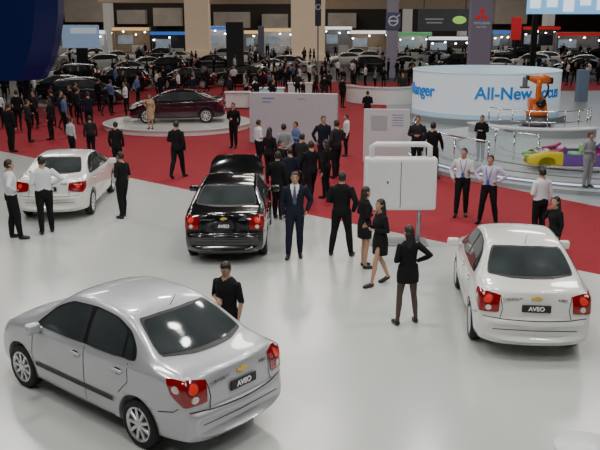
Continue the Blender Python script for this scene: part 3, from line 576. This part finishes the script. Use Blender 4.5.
def person_parts(o,H,vox=.017,single=False):
    fem=o.get('sex','m')=='f'; ln=o.get('lean',0); sw=.155 if fem else .188; S=H/1.72
    ft=ST[o.get('stance','stand')]; drop=max(0,max(.83-math.sqrt(.6889-(f[0]-s*.088)**2-f[1]**2) for f,s in zip(ft,(1,-1))))
    U=lambda x,y,z:Vector((x,y+ln*max(0,z-.9),z-drop))
    m=MB(); segs=[]
    m.rings([[U(x,y+cy,z) for x,y in ell(rx,ry)] for z,rx,ry,cy in (TF if fem else TM)])
    for s in (1,-1): segs+=[('torso',U(s*.06,0,1.02),U(s*.08,0,1.38),.1,.09),('pelvis',U(s*.06,0,.88),U(s*.05,0,1.0),.11,.1)]
    segs.append(('neck',U(0,0,1.475),U(0,.012,1.53),.055,.05)); thin=.88 if fem else 1; arms=o.get('arms',('down','down')); hands=[]
    for s,f,an in ((1,ft[0],arms[0]),(-1,ft[1],arms[1])):
        hip=U(s*.088,0,.92); az=.085 if f[1]>-.15 else .14; ank=Vector((f[0],f[1]-.02,az)); kn=(hip+ank)/2+Vector((0,.03 if az<.1 else .07,.01))
        m.tube([hip+Vector((0,0,.03)),hip.lerp(kn,.5),kn,kn.lerp(ank,.35)+Vector((0,-.015,0)),ank],[.09,.077*thin,.056*thin,.056*thin,.036*thin],12)
        segs+=[('thigh',hip,kn,.085,.056),('calf',kn,ank,.055,.038)]
        m.tube([ank+Vector((0,-.045,-.035)),ank+Vector((0,.0,-.035)),Vector((f[0]+s*.015,f[1]+.09,.033)),Vector((f[0]+s*.03,f[1]+.165,.026))],[.034,.042,.042,.026],10)
        segs.append(('foot',ank+Vector((0,-.03,-.04)),Vector((f[0]+s*.02,f[1]+.13,.02)),.045,.04))
        sh=U(s*(sw-.015),-.01,1.405); e_,w_=ARMS[an]; el=U(s*sw,-.01,1.41)+Vector((s*e_[0],e_[1],e_[2])); wr=el+Vector((s*w_[0],w_[1],w_[2]))
        m.tube([sh,sh.lerp(el,.5),el,el.lerp(wr,.35),wr],[.056*thin,.048*thin,.039*thin,.038*thin,.026*thin],10)
        segs+=[('uarm',sh,el,.052*thin,.04*thin),('farm',el,wr,.038*thin,.027*thin)]
        hd=(wr-el).normalized(); fw=Vector((0,1,0)) if abs(hd.y)<.75 else Vector((0,0,1)); ax=(fw-hd*fw.dot(hd)).normalized(); nn=hd.cross(ax)
        inw=Vector((-s,0,0)) if abs(hd.y)<.75 else Vector((0,0,-1))
        if nn.dot(inw)<0: nn=-nn
        kk=wr+hd*.085; m.tube([wr-hd*.01,wr+hd*.04,kk],[.026,.037,.036],10,.5,ax.copy()); segs.append(('hand',wr+hd*.02,kk,.03,.03)); hands.append((kk,hd,ax,nn,wr))
    Hm=Matrix.Translation(U(0,.012,1.612))@Matrix.Rotation(R(o.get('turn',0)),4,'Z')@Matrix.Rotation(R(-o.get('nod',0)),4,'X')
    m.rings([[Hm@Vector((x,y+cy,z)) for x,y in ell(rx,ry,16)] for z,rx,ry,cy in HD])
    m.tube([Hm@Vector((0,.085,.015)),Hm@Vector((0,.104,-.028))],[.009,.015],8)
    for s in (1,-1): m.tube([Hm@Vector((s*.07,-.006,.02)),Hm@Vector((s*.078,-.012,.0)),Hm@Vector((s*.072,-.006,-.035))],[.013,.017,.011],8)
    segs.append(('head',Hm@Vector((0,.0,-.05)),Hm@Vector((0,0,.05)),.075,.085))
    ob=bpy.data.objects.new('tmp',m.mesh('tmp')); link(ob); rm=ob.modifiers.new('r','REMESH'); rm.mode='VOXEL'; rm.voxel_size=vox
    sm=ob.modifiers.new('s','SMOOTH'); sm.factor=.5; sm.iterations=3 if vox<.02 else 1
    me=evalmesh(ob); bpy.data.objects.remove(ob); me.materials.clear()
    nv=len(me.vertices); co=np.empty(nv*3); me.vertices.foreach_get('co',co); co=co.reshape(-1,3); co[:,2]=np.maximum(co[:,2],.004); me.vertices.foreach_set('co',co.ravel()); me.update()
    nf=len(me.polygons); ce=np.empty(nf*3); me.polygons.foreach_get('center',ce); ce=ce.reshape(-1,3); nr=np.empty(nf*3); me.polygons.foreach_get('normal',nr); nr=nr.reshape(-1,3)
    best=np.full(nf,9.); lab=np.zeros(nf,int); names=[]
    for lb,a,b,r0,r1 in segs:
        if lb not in names: names.append(lb)
        a=np.array(a); ab=np.array(b)-a; tt=np.clip((ce-a)@ab/(ab@ab),0,1); d=np.linalg.norm(ce-(a+tt[:,None]*ab),axis=1)-(r0+(r1-r0)*tt)
        q=d<best; best[q]=d[q]; lab[q]=names.index(lb)
    is_=lambda *L:np.isin(lab,[names.index(x) for x in L])
    me.polygons.foreach_set('use_smooth',np.ones(nf,bool))
    parts=[]
    def sub(mask,off,name,mat):
        bm=bmesh.new(); bm.from_mesh(me); bm.faces.ensure_lookup_table()
        for v in bm.verts: v.co+=v.normal*off
        bmesh.ops.delete(bm,geom=[f for f in bm.faces if not mask[f.index]],context='FACES')
        me2=bpy.data.meshes.new(name); bm.to_mesh(me2); bm.free(); me2.materials.append(mat); parts.append((name,me2))
    zz=ce[:,2]+drop
    if not single:
        if o.get('tights'): sub(is_('thigh','calf'),.004,'tights',o['tights'])
        slv=('uarm','farm') if o.get('sleeve','long')=='long' else ('uarm',)
        if o.get('jacket'):
            sub(is_('torso','neck')&(zz<1.5),.006,'shirt',o['top'])
            jm=is_('torso','pelvis','uarm','farm')|(is_('thigh')&(zz>.82)); V=(nr[:,1]>.15)&(np.abs(ce[:,0])<np.clip((zz-1.12)*.28,0,.085))
            sub(jm&~V,.02,'jacket',o['jacket'])
        else: sub((is_('torso',*slv)|(is_('pelvis')&(zz>.93))),.014,'top',o['top'])
        if o.get('skirt'):
            hem=o.get('hem',.52); g=MB(True); Rs=[]
            for z,rx,ry in ((1.06,.135,.108),(.97,.18,.132),(.88,.192,.142),((.88+hem)/2,.19,.14),(hem,.188,.14)):
                q=max(0,(.9-z)/.83); lx=max(abs(f[0]) for f in ft)*q+.088*(1-q)+.08; ly=max(abs(f[1]) for f in ft)*q*.8+.085
                Rs.append([U(x,y-.005,z) for x,y in ell(max(rx,lx),max(ry,ly),24)])
            g.rings(Rs,False); parts.append(('skirt',g.mesh('skirt',[o['skirt']])))
        else: sub(is_('pelvis','thigh','calf')&(zz<1.03),.017,'trousers',o['bottom'])
        for s in (1,-1): sub(is_('foot')&(ce[:,0]*s>0),.006,'shoe',shoe)
        if o.get('tie'):
            g=MB(); g.rings([[U(x,y,z) for x in (-w,w)]for z,y,w in ((1.46,.075,.018),(1.4,.118,.022),(1.3,.138,.03),(1.15,.132,.04),(1.1,.13,.005))],False,False); parts.append(('tie',g.mesh('tie',[o['tie']])))
        if o.get('lanyard'):
            g=MB()
            for s in (1,-1): g.tube([U(s*.06,-.03,1.49),U(s*.075,.07,1.44),U(s*.06,.128,1.34),U(s*.01,.14,1.12)],.009,5)
            g.box(U(0,.145,1.07),(.08,.008,.11)); parts.append(('lanyard',g.mesh('lanyard',[o['lanyard']])))
    # hair
    g=MB(True); b=bmesh.new(); bmesh.ops.create_uvsphere(b,u_segments=22,v_segments=18,radius=1); bmesh.ops.scale(b,vec=(.081,.099,.118),verts=b.verts); bmesh.ops.translate(b,vec=(0,-.006,.008),verts=b.verts)
    ln_=o.get('hair','short'); zc=-.055 if ln_=='short' else -.1
    bmesh.ops.delete(b,geom=[f for f in b.faces if (lambda c:(c.y>.02+.5*max(0,c.z) and c.z<.075) or c.z<zc)(f.calc_center_median())],context='FACES')
    g.add(b,Hm)
    if ln_=='long': g.rings([[Hm@Vector((x,y+cy,z)) for x,y in ell(rx,ry,14)] for z,rx,ry,cy in ((.05,.06,.04,-.05),(-.04,.085,.062,-.042),(-.13,.095,.055,-.055),(-.24,.095,.04,-.085),(-.38,.07,.022,-.1))])
    hme=g.mesh('hair',[hairm])
    if single:
        mats=[skin,o['top'],o['bottom'],shoe,hairm]
        ix=np.zeros(nf,int); ix[is_('torso','uarm','farm')]=1; ix[is_('pelvis','thigh','calf')]=2; ix[is_('foot')]=3
        me.polygons.foreach_set('material_index',ix); bm=bmesh.new(); bm.from_mesh(me); k=len(bm.faces); bm.from_mesh(hme); bm.faces.ensure_lookup_table()
        for f in bm.faces[k:]: f.material_index=4
        bm.to_mesh(me); bm.free()
        for x in mats: me.materials.append(x)
        parts=[('person',me)]
    else:
        parts.append(('hair',hme)); bm=MB(True); bm.addme(me)
        for kk,hd,ax,nn,wr in hands:
            for i,(off,Lf) in enumerate(((.026,.062),(.009,.072),(-.009,.068),(-.026,.052))):
                a=kk+ax*off-hd*.012; b_=a+(hd*.85+nn*.35).normalized()*Lf*.5; c_=b_+(hd*.6+nn*.8).normalized()*Lf*.35; d_=c_+(hd*.2+nn).normalized()*Lf*.25
                bm.tube([a,b_,c_,d_],[.0095,.009,.008,.006],6)
            a=wr+hd*.03+ax*.025; bm.tube([a,a+(hd*.6+ax*.8).normalized()*.035,a+(hd*.9+ax*.6+nn*.3).normalized()*.065],[.012,.01,.007],6)
        for s in (1,-1):
            bm.mi=1; bm.ball(Hm@Vector((s*.031,.079,.012)),(.014,.011,.008),10,6); bm.mi=2; bm.ball(Hm@Vector((s*.031,.087,.012)),(.0065,.005,.0065),8,6)
            bm.tube([Hm@Vector((s*.014,.092,.03)),Hm@Vector((s*.048,.08,.03))],.004,5)
        bm.mi=3; bm.ball(Hm@Vector((0,.083,-.062)),(.022,.009,.007),10,6)
        parts.insert(0,('body',bm.mesh('body',[skin,eyew,eyeb,lipm])))
    for n_,x in parts: x.transform(Matrix.Scale(S,4))
    return parts
fb=M('black_cloth',(.010,.010,.012),.85,var=.2,spec=.2); fn=M('navy_cloth',(.012,.016,.03),.85,var=.2,spec=.2); fw=M('white_shirt',(.68,.70,.73),.75); fl2=M('lilac_shirt',(.55,.52,.68),.75); fg=M('grey_cloth',(.25,.27,.29),.8)
fc=M('charcoal_cloth',(.025,.025,.03),.85,var=.2,spec=.2); ft_=M('tan_cloth',(.5,.36,.22),.7); fbl=M('blue_cloth',(.08,.14,.3),.8); lany=M('lanyard_blue',(.05,.12,.35),.5); tie=M('tie_cloth',(.06,.07,.12),.5); tig=M('dark_tights',(.075,.044,.034),.6)
def person(px,hpx,base,face,label,Hh=None,z=0,grp=None,vox=.018,**o):
    if base is not None:
        g=gp(px,base,z); H=min(1.84,max(1.52,hz(g.y,hpx)-z))
        if o.get('sex')=='f': H=min(H,1.72)
    else: g=gt(px,hpx,Hh); H=Hh; z=0
    o.setdefault('top',fb); o.setdefault('bottom',fb)
    gz=z+(.006 if z==0 else 0)
    root=thing('person',label,'person',(g.x,g.y,gz),R(face),grp)
    for n_,me in person_parts(o,H,vox):
        ob=bpy.data.objects.new(n_,me); link(ob,root)
    EX.append((g.x,g.y,.6)); return root
W=dict(top=fw,bottom=fb); K=dict(top=fb,bottom=fb); D=dict(sex='f',top=fb,skirt=fb)
person(15,152,239,-60,'man in white shirt at the left edge, hand on hip',arms=('hip','down'),stance='shift',**W)
person(47,150,234,25,'man in white shirt standing behind the left white saloon',arms=('hip','hold'),stance='shift',turn=20,**W)
person(124,152,218,60,'person in black top and trousers beside the left white saloon',arms=('down','front'),stance='shift',sleeve='short',**K)
person(226,262,None,150,'person in black short-sleeved top looking down at the silver saloon',Hh=1.6,nod=25,turn=10,arms=('front','down'),sleeve='short',**K)
person(295,172,257,178,'man in dark suit and tie facing forward beside the black saloon',arms=('down','pocket'),stance='shift',top=fw,bottom=fn,jacket=fn,tie=tie)
person(341,172,256,-15,'person in black suit seen from behind near the sign box',arms=('pocket','front'),stance='apart',jacket=fb,turn=25,**K)
person(364,187,268,-70,'woman in short black skirt and jacket next to the sign box',arms=('front','front'),hair='long',hem=.66,**D)
person(379,198,285,110,'woman in black skirt walking in front of the sign box',arms=('hold','front'),stance='walk2',hair='long',hem=.66,**D)
person(406,226,324,12,'long-haired woman in black seen from behind with legs apart',arms=('hip','front'),stance='apart2',hair='long',hem=.76,tights=tig,vox=.016,turn=20,**D)
person(311,140,203,20,'person in black walking across the red carpet behind the suited man',stance='walk',arms=('swingb','swing'),**K)
person(461,148,216,165,'man in white shirt and dark trousers with a lanyard on the red carpet',arms=('pocket','hold'),stance='shift',lanyard=lany,turn=-15,**W)
person(487,155,224,150,'man in lilac shirt with hands on hips on the red carpet',arms=('hip','hip'),stance='apart',top=fl2,bottom=fb,lanyard=lany)
person(543,168,None,20,'person in white shirt standing beyond the right white saloon',Hh=1.68,arms=('down','front'),**W)
person(557,197,None,110,'woman with long black hair at the front corner of the right white saloon',Hh=1.53,sex='f',arms=('phone','down'),hair='long',**K)
person(178,117,178,-20,'person in black standing near the turntable front',stance='walk',arms=('down','front'),**K)
person(234,103,148,160,'person in black between the turntable and the pale partition',arms=('front','down'),**K)
person(431,118,180,-30,'person in black walking near the information board',stance='walk',arms=('swing','swingb'),**K)
person(416,116,172,170,'person in charcoal facing the information board',top=fc,bottom=fb,arms=('front','front'))
person(336,120,178,40,'person in charcoal jacket on the carpet right of the partition',top=fc,bottom=fb,arms=('hold','pocket'),stance='shift')
person(323,116,172,200,'person in navy standing at the right end of the partition',top=fn,bottom=fn,arms=('pocket','down'))
person(284,124,180,15,'person in grey shirt in front of the partition',top=fg,bottom=fb,arms=('back','back'))
person(270,126,184,-20,'long-haired person in black in front of the partition, left of the grey shirt',hair='long',sex='f',**K)
person(278,152,219,-25,'person in dark suit at the right flank of the black saloon',jacket=fb,arms=('down','front'),turn=30,**K)
person(290,148,207,25,'person in navy between the black saloon and the walking person',top=fn,bottom=fb,arms=('front','front'))
person(302,134,190,-40,'person in charcoal with folded arms behind the walking person',top=fc,bottom=fc,arms=('fold','fold'))
person(326,140,198,60,'long-haired woman in black right of the walking person',sex='f',hair='long',arms=('front','down'),**K)
person(281,140,200,-110,'shorter person in black close beside the navy top at the black saloon',arms=('point','down'),**K)
person(296,122,170,120,'person in blue shirt in front of the partition right half',top=fbl,bottom=fb,arms=('fold','fold'))
person(259,120,168,-60,'person in white shirt at the left end of the partition',arms=('front','down'),**W)
person(480,124,161,150,'person in black on the round stage',z=.3,arms=('fold','fold'),**K)
person(586,132,187,-150,'person in grey standing beside the coloured body shell',z=.3,top=fg,bottom=fg,arms=('front','down'))
person(367,91,126,10,'person in black near the curved white counter',arms=('hold','hold'),**K)
person(402,73,103,190,'person in charcoal right of the curved white counter',top=fc,bottom=fc)
person(346,116,156,100,'person in white shirt beyond the right end of the partition',arms=('front','down'),**W)
person(118,122,172,-10,'person in black beyond the left white saloon, taller of the pair',**K)
person(92,117,158,20,'person in charcoal beyond the roof of the left white saloon',top=fc,bottom=fb)
person(73,127,160,-40,'person in pale grey shirt beyond the left white saloon',top=M('pale_grey_shirt',(.45,.47,.5),.8),bottom=fb)
person(151,96,129,170,'woman in tan dress posing in front of the wine-red car',z=.25,sex='f',top=ft_,skirt=ft_,hem=.5,hair='long',arms=('hip','down'))
person(12,100,152,-30,'person in black at the left edge on the red carpet',**K)
person(90,92,132,30,'person in navy on the red carpet under the navy tower',top=fn,bottom=fb,arms=('front','down'))
person(30,100,142,-70,'person in charcoal at far left beneath the navy tower',top=fc,bottom=fb,arms=('fold','fold'))
person(52,98,140,80,'long-haired person in black beneath the navy tower',sex='f',hair='long',arms=('hold','down'),**K)
person(66,95,134,-60,'person in blue shirt beneath the navy tower',top=fbl,bottom=fb)
# crowd
PR=[]
for k,(tp,bt,arm,stn,hr,sx) in enumerate(((fb,fb,('down','down'),'stand','short','m'),(fc,fb,('front','down'),'shift','short','m'),(fn,fc,('hold','hold'),'walk','short','m'),(fw,fb,('down','hold'),'stand','short','m'),(fb,fn,('swing','swingb'),'walk2','long','f'),(fbl,fb,('down','front'),'stand','short','m'),(fg,fb,('fold','fold'),'stand','long','f'),(fb,fc,('hip','down'),'apart','short','m'))):
    PR.append(person_parts(dict(top=tp,bottom=bt,arms=arm,stance=stn,hair=hr,sex=sx),1.7,.03,True)[0][1])
cl=['black clothes','charcoal top','navy top','white shirt','black clothes and long hair','blue top','grey top and long hair','black clothes, legs apart']
zones=((60,300,72,106,60),(240,420,66,98,44),(0,128,90,132,28),(395,470,58,74,18),(490,600,58,90,28),(70,300,56,72,32),(300,600,56,66,24),(240,345,98,112,8))
for x0,x1,y0,y1,n in zones:
    done=0
    for _ in range(n*8):
        if done>=n: break
        px=random.uniform(x0,x1); py=random.uniform(y0,y1); g=gp(px,py)
        if g.y>140 or any((g.x-a)**2+(g.y-b)**2<r*r for a,b,r in EX): continue
        k=random.choice((0,0,1,1,2,3,3,4,4,5,6,7,7,0,2)); s=random.uniform(.97,1.08)
        o=bpy.data.objects.new('person',PR[k]); link(o); o.location=g+Vector((0,0,.005 if g.y>yb else 0)); o.rotation_euler.z=random.uniform(0,6.28); o.scale=(s,s,s)
        tag(o,'distant visitor in %s among the crowd at the back'%cl[k],'person','visitors in %s'%cl[k]); EX.append((g.x,g.y,.8)); done+=1

# ---------------------------------------------------------------- light and camera
def area(loc,size,pw,col=(1,.97,.93),sy=None):
    l=bpy.data.lights.new('lamp','AREA'); l.energy=pw; l.color=col; l.size=size
    if sy: l.shape='RECTANGLE'; l.size_y=sy
    else: l.shape='DISK'
    o=bpy.data.objects.new('hall_lamp',l); link(o); o.location=loc
for y,xs in ((4,(-5,0,5)),(8.5,(-8,-3,2.5,7)),(13,(-9,-4,1,6,11)),(18,(-10,-4,2,8)),(23,(-9,-3,4))):
    for x in xs: area((x,y,9),.8,152,(1,.98,.945))
for x in (-14,0,13):
    for y in (30,42): area((x,y,12),4,560,(1,.95,.88))
for y in (60,85,112,138):
    for x in (-28,0,28): area((x,y,14),10,950,(1,.91,.8),4)
w=bpy.data.worlds.new('World'); scn.world=w; w.use_nodes=True; w.node_tree.nodes['Background'].inputs[0].default_value=(.01,.011,.013,1)
cam=bpy.data.cameras.new('Camera'); cam.sensor_width=36; cam.lens=F/600*36; cam.clip_end=400
co=bpy.data.objects.new('Camera',cam); link(co); co.location=(0,0,HC); co.rotation_euler=(PI/2-TH,0,0); scn.camera=co
